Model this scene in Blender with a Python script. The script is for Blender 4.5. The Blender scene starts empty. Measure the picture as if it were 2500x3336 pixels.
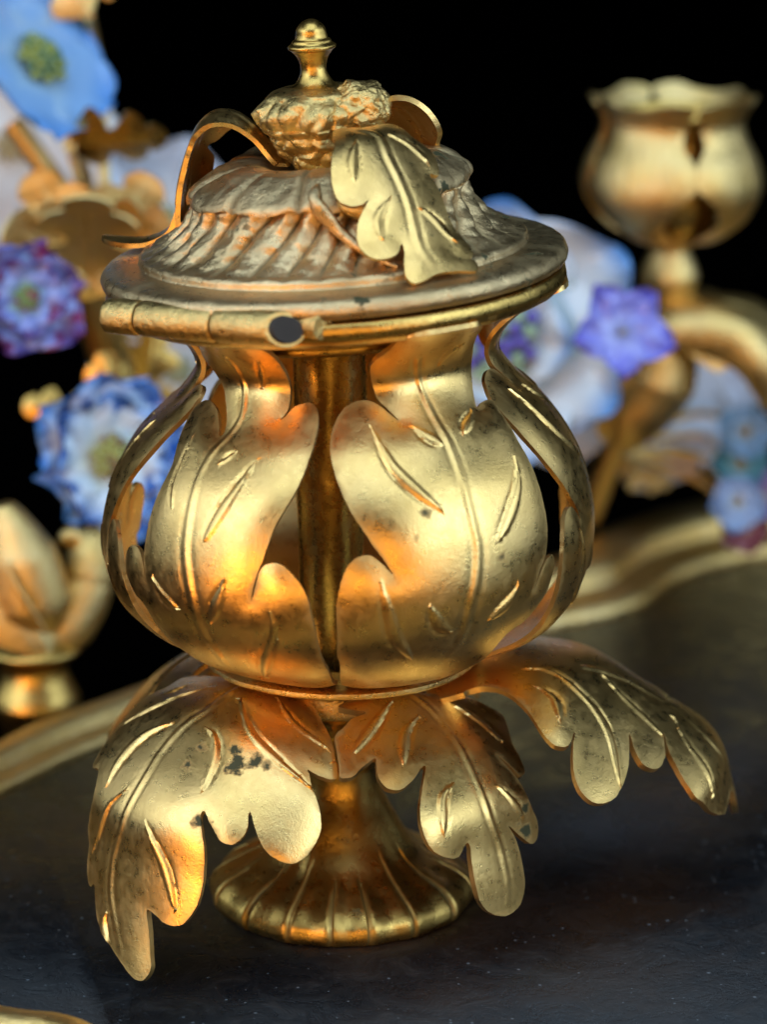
import bpy, bmesh, math, random
import numpy as np
from mathutils import Vector, Matrix, geometry, noise
random.seed(7)
rng = np.random.default_rng(7)
SC = bpy.context.scene
COL = SC.collection
SC.unit_settings.scale_length = .01            # one Blender unit is one centimetre
# ------------------------------------------------------------------ camera, exposure, world, lamps
cam = bpy.data.objects.new('camera', bpy.data.cameras.new('camera')); COL.objects.link(cam); SC.camera = cam
cam.location = (.63, -45., 18.8)
cam.rotation_euler = (math.radians(90 - 15.96), 0, 0)
cam.data.sensor_fit = 'VERTICAL'; cam.data.sensor_height = 36; cam.data.lens = 112.62
cam.data.clip_start = 1; cam.data.clip_end = 600
cam.data.dof.use_dof = True; cam.data.dof.focus_distance = 45.3; cam.data.dof.aperture_fstop = .14
SC.view_settings.view_transform = 'Standard'; SC.view_settings.look = 'None'
SC.view_settings.exposure = 0; SC.view_settings.gamma = 1
W = bpy.data.worlds.new('World'); SC.world = W; W.use_nodes = True
W.node_tree.nodes['Background'].inputs['Color'].default_value = (0, 0, 0, 1)
def lamp(name, loc, aim, sx, sy, rad, col):
    """a soft rectangular lamp; rad is its brightness per area"""
    d = bpy.data.lights.new(name, 'AREA'); d.shape = 'RECTANGLE'; d.size = sx; d.size_y = sy
    d.energy = 4*math.pi*sx*sy*rad; d.color = col
    o = bpy.data.objects.new(name, d); COL.objects.link(o); o.location = loc
    o.rotation_euler = (Vector(aim)-Vector(loc)).to_track_quat('-Z', 'Y').to_euler()
    return o
AIM = (0, 0, 5)
lamp('window_lamp_right', (56, -42, 33), AIM, 52, 48, 1.16, (.56, .78, 1.))
lamp('window_lamp_far_right', (78, 6, 34), AIM, 46, 44, .5, (.58, .79, 1.))
lamp('window_lamp_left', (-52, -36, 36), AIM, 42, 44, 1.0, (.62, .81, 1.))
lamp('window_lamp_far_left', (-76, 4, 36), AIM, 46, 44, .55, (.62, .81, 1.))
lamp('overhead_lamp', (0, -30, 76), AIM, 84, 64, .72, (.56, .78, 1.))
lamp('warm_lamp_left', (-34, -40, 3), AIM, 24, 16, 2.8, (1., .46, .1))
lamp('warm_lamp_front', (8, -70, 6), AIM, 84, 26, .7, (1., .55, .14))
# ------------------------------------------------------------------ surfaces the leaves are bent to
def crom(pts, k=8, closed=False):
    """Catmull-Rom through pts, k samples per span."""
    P = np.asarray(pts, float); n = len(P); out = []
    for i in range(n if closed else n - 1):
        if closed: a, b, c, d = P[(i-1) % n], P[i], P[(i+1) % n], P[(i+2) % n]
        else: a, b, c, d = P[max(i-1, 0)], P[i], P[i+1], P[min(i+2, n-1)]
        for j in range(k):
            t = j / k
            out.append(.5*((2*b) + (c-a)*t + (2*a-5*b+4*c-d)*t*t + (3*b-a-3*c+d)*t**3))
    if not closed: out.append(P[-1])
    return np.array(out)
class Curve:
    def __init__(s, pts, k=12):
        s.P = crom(pts, k); d = np.hypot(*np.diff(s.P, axis=0).T)
        s.L = np.concatenate([[0], np.cumsum(d)]); s.len = s.L[-1]
    def at(s, v): return np.interp(v, s.L, s.P[:, 0]), np.interp(v, s.L, s.P[:, 1])
class Rev:
    sgn = 1
    """surface of revolution; u = angle x rref, v = arc length from the bottom. angle 0 faces -Y, grows towards +X"""
    def __init__(s, prof, cx=0, cy=0, rref=3., off=0., tilt=0.):
        s.tilt = tilt; s.c = Curve(prof); s.cx, s.cy, s.rref, s.off = cx, cy, rref, off; s.vlen = s.c.len
    def __call__(s, u, v):
        r, z = s.c.at(v); th = np.asarray(u) / s.rref; r = r + s.off
        z = z + s.tilt*r*np.sin(th)*np.clip((z-4.5)/4, 0, 1)
        return np.stack([s.cx + r*np.sin(th), s.cy - r*np.cos(th), z], -1)
class Spine:
    sgn = -1
    """a leaf: v along a spine (r, z) in the vertical plane at azimuth phi, u across it on an arc of radius R drooping both sides"""
    def __init__(s, prof, phi, R=3., cx=0, cy=0, bank=0., twist=0., R2=None):
        s.c = Curve(prof); s.phi = math.radians(phi); s.R = R; s.cx, s.cy = cx, cy; s.vlen = s.c.len; s.bank = bank; s.twist = math.radians(twist); s.R2 = R2 or R
    def __call__(s, u, v):
        u = np.asarray(u, float); v = np.asarray(v, float)
        r, z = s.c.at(v); h = .05; r2, z2 = s.c.at(np.minimum(v+h, s.vlen)); r1, z1 = s.c.at(np.maximum(v-h, 0))
        tr, tz = r2-r1, z2-z1; l = np.hypot(tr, tz)+1e-9; nr, nz = -tz/l, tr/l
        R = np.where(u > 0, s.R, s.R2)
        w = R*np.sin(u/R); dr = R*(1-np.cos(u/R)) - s.bank*u
        ph = s.phi + s.twist*v/s.vlen
        d = np.stack([np.sin(ph), -np.cos(ph)], -1); la = np.stack([np.cos(ph), np.sin(ph)], -1)
        rr = r - dr*nr
        xy = rr[..., None]*d + w[..., None]*la
        return np.stack([s.cx+xy[..., 0], s.cy+xy[..., 1], z - dr*nz], -1)
def snormal(S, u, v, h=.01):
    a = S(u+h, v)-S(u-h, v); b = S(u, v+h)-S(u, v-h)
    n = S.sgn*np.cross(a, b); return n/(np.linalg.norm(n, axis=-1, keepdims=True)+1e-12)
LID=(-.06,0.,9.49)
BOWL=Rev([(1.0,3.7),(1.8,3.84),(2.55,4.11),(3.1,4.45),(3.48,4.95),(3.65,5.6),(3.57,6.3),(3.32,6.95),(2.92,7.5),(2.5,7.9),(2.25,8.25),(2.27,8.5),(2.47,8.75),(2.8,8.97),(3.15,9.12),(3.3,9.16)],cx=.11,rref=3.,tilt=.066)
LEAF_E=Spine([(0.7, 3.3), (1.58, 3.61), (2.47, 3.47), (3.25, 2.93), (3.8, 2.25), (3.97, 1.53), (4.17, 0.69), (4.46, -0.12)],-48.7,R=2.62,R2=6.00,bank=0.012,twist=5.2)
LEAF_F=Spine([(0.7, 3.2), (1.23, 3.48), (1.86, 3.19), (2.5, 2.84), (3.09, 2.23), (3.29, 1.52), (3.45, 0.8), (3.61, 0.12)],31.1,R=6.00,R2=5.04,bank=-0.077,twist=7.5)
LEAF_G=Spine([(0.7, 3.3), (1.66, 3.53), (2.63, 3.76), (3.61, 3.64), (4.59, 3.07), (5.57, 2.38), (5.84, 1.69), (5.99, 1.04), (6.06, 0.44), (5.9, 0.06)],87.5,R=2.44,R2=4.52,bank=0.183,twist=0.9)
LEAF_L=Spine([(0.6, 2.3), (1.04, 2.3), (1.49, 2.18), (1.93, 1.82), (2.32, 1.36), (2.65, 0.95), (2.95, 0.65), (3.24, 0.36)],39.1,R=2.40,R2=3.32,bank=-0.013,twist=2.3)

BOWL_PROF=[(1.0,3.7),(1.8,3.84),(2.55,4.11),(3.1,4.45),(3.48,4.95),(3.65,5.6),(3.57,6.3),(3.32,6.95),(2.92,7.5),(2.5,7.9),(2.25,8.25),(2.27,8.5),(2.47,8.75),(2.8,8.97),(3.15,9.12),(3.3,9.16)]
PROF_E=[(0.7, 3.3), (1.58, 3.61), (2.47, 3.47), (3.25, 2.93), (3.8, 2.25), (3.97, 1.53), (4.17, 0.69), (4.46, -0.12)]
PROF_F=[(0.7, 3.2), (1.23, 3.48), (1.86, 3.19), (2.5, 2.84), (3.09, 2.23), (3.29, 1.52), (3.45, 0.8), (3.61, 0.12)]
# outlines and veins of the leaves in centimetres on those surfaces (across, along); anchor points of the background pieces
DATA = {
 'petal_a': {"outline":[[-1.998,8.079],[-1.637,8.097],[-1.241,8.102],[-1.126,7.944],[-1.212,7.343],[-1.164,7.054],[-1.1,6.824],[-1.072,6.644],[-1.072,6.459],[-1.164,6.323],[-1.097,6.372],[-0.969,6.513],[-0.812,6.571],[-0.643,6.576],[-0.518,6.49],[-0.469,6.273],[-0.48,6.043],[-0.528,5.718],[-0.607,5.366],[-0.729,5.023],[-0.838,4.77],[-0.912,4.491],[-0.969,4.238],[-1.033,4.003],[-1.072,3.796],[-1.1,3.611],[-1.065,3.718],[-1.029,3.927],[-0.982,4.097],[-0.902,4.179],[-0.771,4.187],[-0.64,4.08],[-0.514,3.913],[-0.431,3.714],[-0.383,3.448],[-0.342,3.105],[-0.313,2.807],[-0.268,2.474],[-0.233,2.311],[-0.393,2.153],[-0.71,1.877],[-1.269,1.292],[-1.551,1.422],[-1.887,1.49],[-2.138,1.614],[-2.024,2.045],[-2.24,2.36],[-2.523,2.668],[-2.764,3.037],[-2.969,3.276],[-3.097,3.524],[-3.153,3.732],[-3.125,3.935],[-3.013,4.053],[-2.863,4.039],[-2.738,3.859],[-2.652,3.511],[-2.69,3.71],[-2.726,3.917],[-2.745,4.206],[-2.757,4.5],[-2.751,4.829],[-2.741,5.14],[-2.776,5.393],[-2.965,5.718],[-3.115,5.944],[-3.291,6.241],[-3.189,6.404],[-2.934,6.459],[-2.595,6.359],[-2.342,6.156],[-2.178,5.975],[-2.13,6.029],[-2.181,6.178],[-2.357,6.391],[-2.684,6.661],[-2.94,6.787],[-3.135,6.909],[-3.213,7.067],[-2.63,7.505]],"veins":[[[[-2.139,7.339],[-2.156,6.945],[-2.04,6.67],[-1.904,6.328],[-1.963,6.02],[-2.069,5.754],[-2.102,5.402],[-2.066,4.996],[-2.031,4.608],[-1.996,4.224],[-1.916,3.845],[-1.846,3.484],[-1.794,3.015],[-1.705,2.549],[-1.753,1.905]],"m"],[[[-1.273,5.669],[-1.481,5.104],[-1.74,4.396]],"b"],[[[-1.666,5.75],[-1.849,5.538]],"s"],[[[-2.655,5.876],[-2.559,5.438],[-2.473,5.081],[-2.348,4.78]],"s"],[[[-2.502,3.706],[-2.328,3.475],[-2.099,3.322]],"b"],[[[-1.413,3.908],[-1.491,3.606],[-1.625,3.227]],"b"],[[[-0.86,3.502],[-0.86,3.033],[-1.196,2.027]],"b"],[[[-1.503,7.261],[-1.634,6.775]],"b"]]},
 'petal_c': {"outline":[[2.597,7.113],[2.77,6.851],[2.716,6.648],[2.543,6.391],[2.438,6.192],[2.6,6.241],[2.815,6.246],[2.904,6.182],[2.867,5.985],[2.834,5.791],[2.798,5.514],[2.793,5.249],[2.789,4.942],[2.777,4.603],[2.754,4.323],[2.706,4.085],[2.629,3.849],[2.521,3.679],[2.444,3.426],[2.536,3.647],[2.661,3.805],[2.773,3.837],[2.812,3.723],[2.776,3.552],[2.681,3.285],[2.409,2.96],[2.102,2.707],[1.868,2.486],[1.51,2.455],[1.186,2.469],[0.831,2.483],[0.445,2.486],[0.092,2.482],[-0.07,2.523],[-0.099,2.739],[-0.093,3.087],[-0.099,3.524],[-0.077,3.791],[-0.025,4.017],[0.047,4.192],[0.154,4.287],[0.259,4.306],[0.342,4.265],[0.447,4.143],[0.547,4.007],[0.467,4.192],[0.345,4.401],[0.223,4.634],[0.095,4.865],[-0.016,5.132],[-0.128,5.429],[-0.208,5.74],[-0.237,5.98],[-0.199,6.246],[-0.065,6.467],[0.131,6.566],[0.368,6.585],[0.562,6.522],[0.736,6.381],[0.895,6.233],[0.819,6.345],[0.703,6.467],[0.588,6.585],[0.505,6.775],[0.45,7.009],[0.524,7.162],[0.703,7.438],[0.777,8.023],[0.985,8.116],[1.244,8.114],[1.593,8.102],[1.816,8.087],[2.155,7.705],[2.433,7.334]],"veins":[[[[1.282,7.135],[1.401,6.738],[1.451,6.462],[1.503,6.102],[1.548,5.713],[1.558,5.262],[1.554,4.865],[1.567,4.532],[1.589,4.229],[1.548,3.864],[1.477,3.489],[1.427,3.074],[1.327,2.564]],"m"],[[[0.406,6.182],[0.617,5.57],[0.883,5.154],[1.189,4.802]],"b"],[[[1.081,6.107],[1.234,5.925],[1.446,5.718]],"b"],[[[2.24,6.143],[2.044,5.993],[1.839,5.84]],"b"],[[[2.521,5.321],[2.354,4.924],[2.082,4.522],[1.849,4.251]],"b"],[[[0.4,3.922],[0.483,3.497],[0.604,3.052],[0.809,2.69]],"b"],[[[0.962,3.538],[1.103,3.222],[1.257,3.105]],"b"],[[[2.121,3.606],[1.977,3.376],[1.746,3.205]],"b"],[[[2.079,7.302],[1.932,7.117],[1.787,6.933]],"b"]]},
 'base_e': {"outline":[[-0.279,0.0],[0.463,0.308],[0.979,0.552],[1.404,0.654],[1.757,0.759],[2.063,1.017],[2.174,1.186],[2.146,1.373],[2.039,1.559],[1.92,1.661],[1.829,1.712],[1.917,1.763],[2.103,1.993],[2.278,2.159],[2.469,2.427],[2.552,2.664],[2.563,2.966],[2.516,3.257],[2.385,3.535],[2.218,3.616],[2.007,3.542],[1.836,3.38],[1.697,3.203],[1.575,3.044],[1.515,3.006],[1.535,3.084],[1.59,3.237],[1.59,3.424],[1.515,3.606],[1.428,3.67],[1.297,3.664],[1.19,3.559],[1.034,3.43],[0.908,3.308],[0.884,3.413],[0.972,3.596],[1.062,3.851],[1.094,4.159],[1.083,4.481],[1.042,4.705],[0.955,4.891],[0.84,5.037],[0.681,5.101],[0.506,5.088],[0.343,5.023],[0.193,4.999],[0.236,5.148],[0.311,5.365],[0.379,5.586],[0.435,5.758],[0.384,5.915],[0.279,5.995],[0.113,5.982],[-0.093,5.887],[-0.311,5.782],[-0.55,5.657],[-0.764,5.524],[-0.899,5.393],[-1.026,5.141],[-1.079,4.989],[-1.173,5.05],[-1.269,4.969],[-1.34,4.749],[-1.364,4.508],[-1.459,4.301],[-1.444,4.179],[-1.364,3.745],[-1.491,3.342],[-1.71,3.314],[-1.761,3.148],[-1.753,2.871],[-1.733,2.518],[-1.729,2.084],[-1.626,1.759],[-1.483,1.471],[-1.667,0.86],[-1.293,0.776],[-0.474,0.837]],"veins":[[[[-0.157,1.112],[-0.085,1.834],[-0.245,2.278],[-0.347,2.763],[-0.356,3.128],[-0.407,3.511],[-0.499,3.982],[-0.625,4.426],[-0.63,4.84],[-0.546,5.128],[-0.311,5.541],[-0.181,5.721]],"m"],[[[-0.566,1.447],[-0.991,1.881],[-1.611,2.508]],"s"],[[[-0.467,2.291],[-0.895,2.62],[-1.09,3.071],[-1.106,3.477]],"b"],[[[-1.038,1.488],[-1.261,1.763]],"s"],[[[-0.606,3.457],[-0.899,3.789],[-1.218,4.566]],"s"],[[[-0.018,3.745],[0.256,4.068],[0.51,4.43],[0.705,4.857]],"b"],[[[0.153,2.183],[0.395,2.243],[0.63,2.566],[0.749,3.061]],"b"],[[[0.172,1.46],[0.844,1.891],[1.419,2.02],[2.111,2.006]],"b"],[[[0.491,1.004],[1.173,1.23],[1.718,0.996]],"b"],[[[-0.653,5.278],[-0.696,5.481],[-0.55,5.657]],"b"]]},
 'base_f': {"outline":[[-0.829,0.652],[-0.7,0.794],[-0.518,0.917],[-0.776,0.962],[-0.991,1.071],[-1.193,1.174],[-1.316,1.432],[-1.444,1.691],[-1.53,1.853],[-1.368,1.915],[-1.159,1.82],[-0.961,1.748],[-0.862,1.728],[-0.954,1.898],[-1.024,2.072],[-1.004,2.234],[-0.922,2.309],[-0.78,2.329],[-0.544,2.237],[-0.332,2.105],[-0.217,2.066],[-0.346,2.234],[-0.551,2.491],[-0.694,2.698],[-0.78,2.93],[-0.769,3.154],[-0.683,3.327],[-0.548,3.425],[-0.372,3.49],[-0.259,3.47],[-0.101,3.327],[-0.048,3.408],[-0.078,3.604],[-0.101,3.892],[-0.074,4.194],[0.051,4.387],[0.263,4.512],[0.485,4.524],[0.717,4.426],[0.865,4.214],[0.895,4.035],[0.888,3.682],[0.846,3.47],[0.756,3.279],[0.919,3.445],[1.09,3.595],[1.22,3.66],[1.355,3.595],[1.412,3.386],[1.332,3.098],[1.298,2.749],[1.25,2.486],[1.186,2.279],[1.14,2.08],[1.236,2.254],[1.316,2.433],[1.395,2.497],[1.524,2.388],[1.596,2.117],[1.633,1.79],[1.824,1.398],[1.941,1.149],[1.763,0.97],[1.547,0.768],[1.309,0.559],[0.991,0.556],[0.544,0.506],[-0.045,0.624],[-0.416,0.596],[-0.657,0.568]],"veins":[[[[0.416,0.693],[0.58,1.147],[0.574,1.569],[0.505,2.097],[0.429,2.592],[0.405,3.056],[0.498,3.542],[0.495,4.023],[0.422,4.348]],"m"],[[[-0.005,0.808],[-0.587,1.202],[-1.117,1.554]],"b"],[[[0.233,1.166],[-0.167,1.445],[-0.551,1.968]],"b"],[[[1.038,1.029],[1.323,1.348],[1.411,1.784]],"b"],[[[0.031,2.444],[-0.283,2.65],[-0.491,3.106]],"b"],[[[0.763,2.62],[0.935,2.86],[1.081,3.221]],"b"],[[[1.603,0.912],[1.792,1.166]],"s"]]},
 'base_g': {"outline":[[0.456,5.836],[0.35,6.055],[-0.083,6.101],[-0.576,6.161],[-0.689,6.161],[-0.94,6.037],[-1.189,5.85],[-1.364,5.387],[-1.284,5.032],[-1.101,4.767],[-0.869,4.557],[-0.565,4.412],[-0.815,4.472],[-1.048,4.532],[-1.296,4.497],[-1.41,4.373],[-1.415,4.228],[-1.279,4.073],[-1.027,3.915],[-1.316,3.979],[-1.614,4.052],[-1.93,4.069],[-2.208,4.027],[-2.393,3.873],[-2.439,3.705],[-2.361,3.453],[-2.155,3.221],[-1.842,3.06],[-1.534,3.004],[-1.743,2.961],[-1.842,2.866],[-1.852,2.64],[-1.74,2.452],[-1.536,2.281],[-1.282,2.127],[-1.068,1.956],[-0.854,1.754],[-0.692,1.541],[-0.609,1.331],[-0.616,1.147],[-0.65,1.078]],"veins":[[[[-0.119,2.956],[0.056,3.385],[0.214,3.843],[0.28,4.476],[0.066,4.951],[-0.029,5.447],[0.426,5.939]],"m"],[[[-0.402,2.08],[-0.441,2.477],[-0.769,2.952],[-1.058,3.359],[-1.395,3.68],[-1.963,4.022]],"b"],[[[-0.832,2.281],[-1.039,2.559],[-1.41,2.687]],"b"],[[[-0.107,3.244],[-0.362,3.641],[-0.529,4.103],[-0.665,4.398]],"b"],[[[-0.094,4.532],[-0.599,4.929],[-0.984,5.734]],"b"]]},
 'lid_l': {"outline":[[-0.563,0.34],[-0.26,0.57],[0.157,0.608],[0.271,0.762],[0.3,1.035],[0.401,1.246],[0.446,1.407],[0.389,1.616],[0.288,1.78],[0.134,1.736],[0.14,1.926],[0.081,2.249],[0.024,2.57],[0.047,2.838],[0.056,2.99],[0.004,3.098],[-0.11,3.13],[-0.211,3.06],[-0.268,2.954],[-0.268,3.058],[-0.059,3.144],[-0.013,3.227],[-0.104,3.339],[-0.357,3.267],[-0.679,3.197],[-0.914,3.22],[-1.091,3.204],[-1.131,3.06],[-1.04,2.878],[-0.931,2.726],[-0.89,2.593],[-1.034,2.71],[-1.218,2.71],[-1.378,2.637],[-1.459,2.48],[-1.427,2.311],[-1.309,2.116],[-1.114,1.954],[-0.983,1.856],[-1.131,1.892],[-1.286,1.842],[-1.386,1.694],[-1.338,1.436],[-1.175,1.132],[-0.917,0.78]],"veins":[[[[-0.38,0.68],[-0.271,0.948],[-0.38,1.351],[-0.426,1.693],[-0.481,2.063],[-0.606,2.462],[-0.707,2.788],[-0.704,3.027]],"m"],[[[-0.618,0.912],[-0.887,1.217],[-1.04,1.51]],"b"],[[[-0.116,0.979],[0.101,1.214],[0.191,1.567]],"b"],[[[-0.722,1.96],[-1.031,2.177],[-1.137,2.458]],"b"],[[[-0.389,2.212],[-0.234,2.456],[-0.162,2.788]],"b"]]},
 'stains': [[-2.182,-2.403,2.931,0.17],[-1.974,-2.283,3.124,0.11],[-1.439,-2.627,3.062,0.22],[-1.227,-2.677,3.057,0.17],[-1.012,-2.758,2.999,0.11],[-1.925,-3.142,2.338,0.15],[2.693,-1.822,1.714,0.17],[2.6,-1.899,1.838,0.12],[2.693,-1.737,1.964,0.13],[2.531,-1.913,2.009,0.09],[1.196,-3.226,6.822,0.1],[1.095,-3.359,6.571,0.09],[2.243,-2.923,6.125,0.08]],
 'at': {"big_blue":[-5.556,12.0,10.792],"carnation":[-5.574,9.0,7.175],"ruffle":[-4.293,9.5,4.239],"lid_blue":[2.759,13.5,5.5],"violet":[4.904,11.0,6.153],"white_r":[6.355,18.0,3.277],"white_m":[4.135,16.0,3.583],"white_l":[-6.436,15.0,8.781],"white_ll":[-3.56,16.0,7.264],"white_lm":[-3.39,16.0,4.236],"m0":[7.7,15.5,3.104],"m1":[7.612,15.5,2.449],"m2":[7.505,15.0,1.837],"m3":[7.638,15.0,1.321],"m4":[8.084,15.5,1.838],"leaf1":[-4.954,11.5,9.407],"leaf2":[-4.625,11.5,4.402],"leaf3":[-4.296,11.0,4.831],"leaf4":[-3.903,12.5,4.192],"leaf5":[-4.161,11.0,12.642],"leaf6":[-4.703,13.0,11.553],"leaf7":[5.466,17.0,1.995],"candle":[5.998,14.0,6.498],"a0":[5.824,14.0,5.788],"a1":[6.185,13.6,5.61],"a2":[6.728,13.4,5.611],"a3":[7.229,13.2,5.48],"a4":[7.563,13.0,5.129],"a5":[7.749,13.0,4.687],"a6":[7.879,13.0,4.154],"s0":[5.996,14.0,5.877],"s1":[5.88,14.0,5.252],"s2":[5.766,14.0,4.534],"s3":[5.473,14.0,3.901],"s4":[5.2,14.3,3.278],"s5":[5.431,14.6,3.841],"s6":[5.074,15.5,2.589],"s7":[4.707,16.5,1.173],"calyx":[-4.599,11.0,7.04],"k0":[-4.618,11.2,6.998],"k1":[-4.505,11.6,6.232],"k2":[-4.326,12.2,5.231],"k3":[-3.99,13.0,3.886],"k4":[-3.402,13.5,2.307],"k5":[-2.999,13.8,1.116],"join_l":[-4.401,12.2,5.665],"join_r":[5.003,15.8,2.603],"rod0":[-6.143,13.0,9.582],"rod1":[-5.496,13.0,8.646],"rod2":[-4.719,13.0,7.573],"scroll":[-5.494,8.2,0.426],"b0":[-5.388,8.2,1.238],"b1":[-5.505,8.0,2.022],"b2":[-5.68,8.0,2.861],"b3":[-5.93,8.0,3.775],"c0":[-5.43,8.2,1.195],"c1":[-4.915,8.4,1.513],"c2":[-4.594,8.6,2.087],"c3":[-4.516,8.8,2.662],"c4":[-4.377,9.2,3.096],"c5":[-4.822,8.7,2.988],"c6":[-4.977,8.6,2.891],"v0":[-5.951,8.0,3.111],"v1":[-5.523,7.9,2.389],"v2":[-5.153,8.0,1.685]}}
# ------------------------------------------------------------------ helpers: objects
def link(o, parent=None, label=None, cat=None, group=None, kind=None):
    COL.objects.link(o)
    if parent: o.parent = parent
    for k, v in (('label', label), ('category', cat), ('group', group), ('kind', kind)):
        if v: o[k] = v
    return o
def empty(name, loc, label, cat, group=None):
    o = bpy.data.objects.new(name, None); o.location = loc; o.empty_display_size = .5
    return link(o, None, label, cat, group)
def mesh_obj(name, V, F, mat, parent=None, sharp=35, paint=None, grime=None, **kw):
    me = bpy.data.meshes.new(name); me.from_pydata([tuple(v) for v in V], [], [tuple(int(i) for i in f) for f in F])
    me.materials.append(mat)
    me.polygons.foreach_set('use_smooth', [True]*len(me.polygons))
    if sharp: me.set_sharp_from_angle(angle=math.radians(sharp))
    if paint is not None:
        a = me.color_attributes.new('paint', 'FLOAT_COLOR', 'POINT')
        a.data.foreach_set('color', np.concatenate([paint, np.ones((len(paint), 1))], 1).astype('f').ravel())
    if grime is not None:
        me.attributes.new('grime', 'FLOAT', 'POINT').data.foreach_set('value', np.array(grime, 'f'))
    me.update()
    return link(bpy.data.objects.new(name, me), parent, **kw)
def join(parts):
    V, F, n = [], [], 0
    for v, f in parts:
        V.extend(v); F.extend([tuple(i+n for i in q) for q in f]); n += len(v)
    return V, F
# ------------------------------------------------------------------ helpers: shapes
def lathe(prof, n=96, disp=None, k=6, smooth=True, cx=0, cy=0, cap=False):
    P = crom(prof, k) if smooth else np.asarray(prof, float)
    th = np.linspace(0, 2*math.pi, n, endpoint=False); V = []; F = []; m = len(P)
    for i, (r, z) in enumerate(P):
        for t in th:
            rr, zz = (r, z) if disp is None else disp(r, z, t, i/(m-1))
            V.append((cx+rr*math.sin(t), cy-rr*math.cos(t), zz))
    for i in range(m-1):
        for j in range(n):
            a = i*n+j; b = i*n+(j+1) % n; F.append((a, b, b+n, a+n))
    if cap:
        V.append((cx, cy, P[0][1])); V.append((cx, cy, P[-1][1])); c = len(V)-2
        for j in range(n):
            F.append((c, (j+1) % n, j)); F.append((c+1, (m-1)*n+j, (m-1)*n+(j+1) % n))
    return V, F
def tube(path, rad, n=14, k=6, flat=1.):
    P = crom(path, k); R = np.interp(np.linspace(0, 1, len(P)), np.linspace(0, 1, len(rad)), rad); V = []; F = []
    up = Vector((.13, .31, .94))
    for i in range(len(P)):
        t = Vector(P[min(i+1, len(P)-1)]-P[max(i-1, 0)]).normalized(); a = t.cross(up).normalized(); b = a.cross(t).normalized()
        for j in range(n):
            w = 2*math.pi*j/n; V.append(Vector(P[i])+a*(R[i]*math.cos(w))+b*(R[i]*flat*math.sin(w)))
    for i in range(len(P)-1):
        for j in range(n):
            q = i*n+j; s = i*n+(j+1) % n; F.append((q, s, s+n, q+n))
    F.append(tuple(range(n))[::-1]); F.append(tuple(range((len(P)-1)*n, len(P)*n)))
    return [tuple(v) for v in V], F
def seg_dist(p, poly):
    """distance of points p to a polyline, signed side and position 0..1 along it"""
    A = poly[:-1]; B = poly[1:]; AB = B-A; l2 = (AB**2).sum(1)+1e-12; L = np.sqrt(l2); cum = np.concatenate([[0], np.cumsum(L)])
    t = np.clip(((p[:, None]-A[None])*AB[None]).sum(2)/l2, 0, 1); q = A[None]+t[..., None]*AB[None]; d = np.hypot(*(p[:, None]-q).transpose(2, 0, 1))
    i = d.argmin(1); r = np.arange(len(p)); e = p-q[r, i]; sd = np.sign(AB[i, 0]*e[:, 1]-AB[i, 1]*e[:, 0])
    return d[r, i], sd, (cum[i]+t[r, i]*L[i])/cum[-1]
def inside(p, poly):
    x, y = p.T; a = poly; b = np.roll(poly, -1, 0); c = np.zeros(len(p), bool)
    for (x0, y0), (x1, y1) in zip(a, b):
        if y0 != y1: c ^= ((y0 > y) != (y1 > y)) & (x < (x1-x0)*(y-y0)/(y1-y0)+x0)
    return c
def resample(P, h, closed=True):
    Q = np.vstack([P, P[:1]]) if closed else P
    d = np.hypot(*np.diff(Q, axis=0).T); L = np.concatenate([[0], np.cumsum(d)]); n = max(3, int(L[-1]/h)); s = np.linspace(0, L[-1], n, endpoint=not closed)
    return np.stack([np.interp(s, L, Q[:, 0]), np.interp(s, L, Q[:, 1])], 1)
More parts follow.
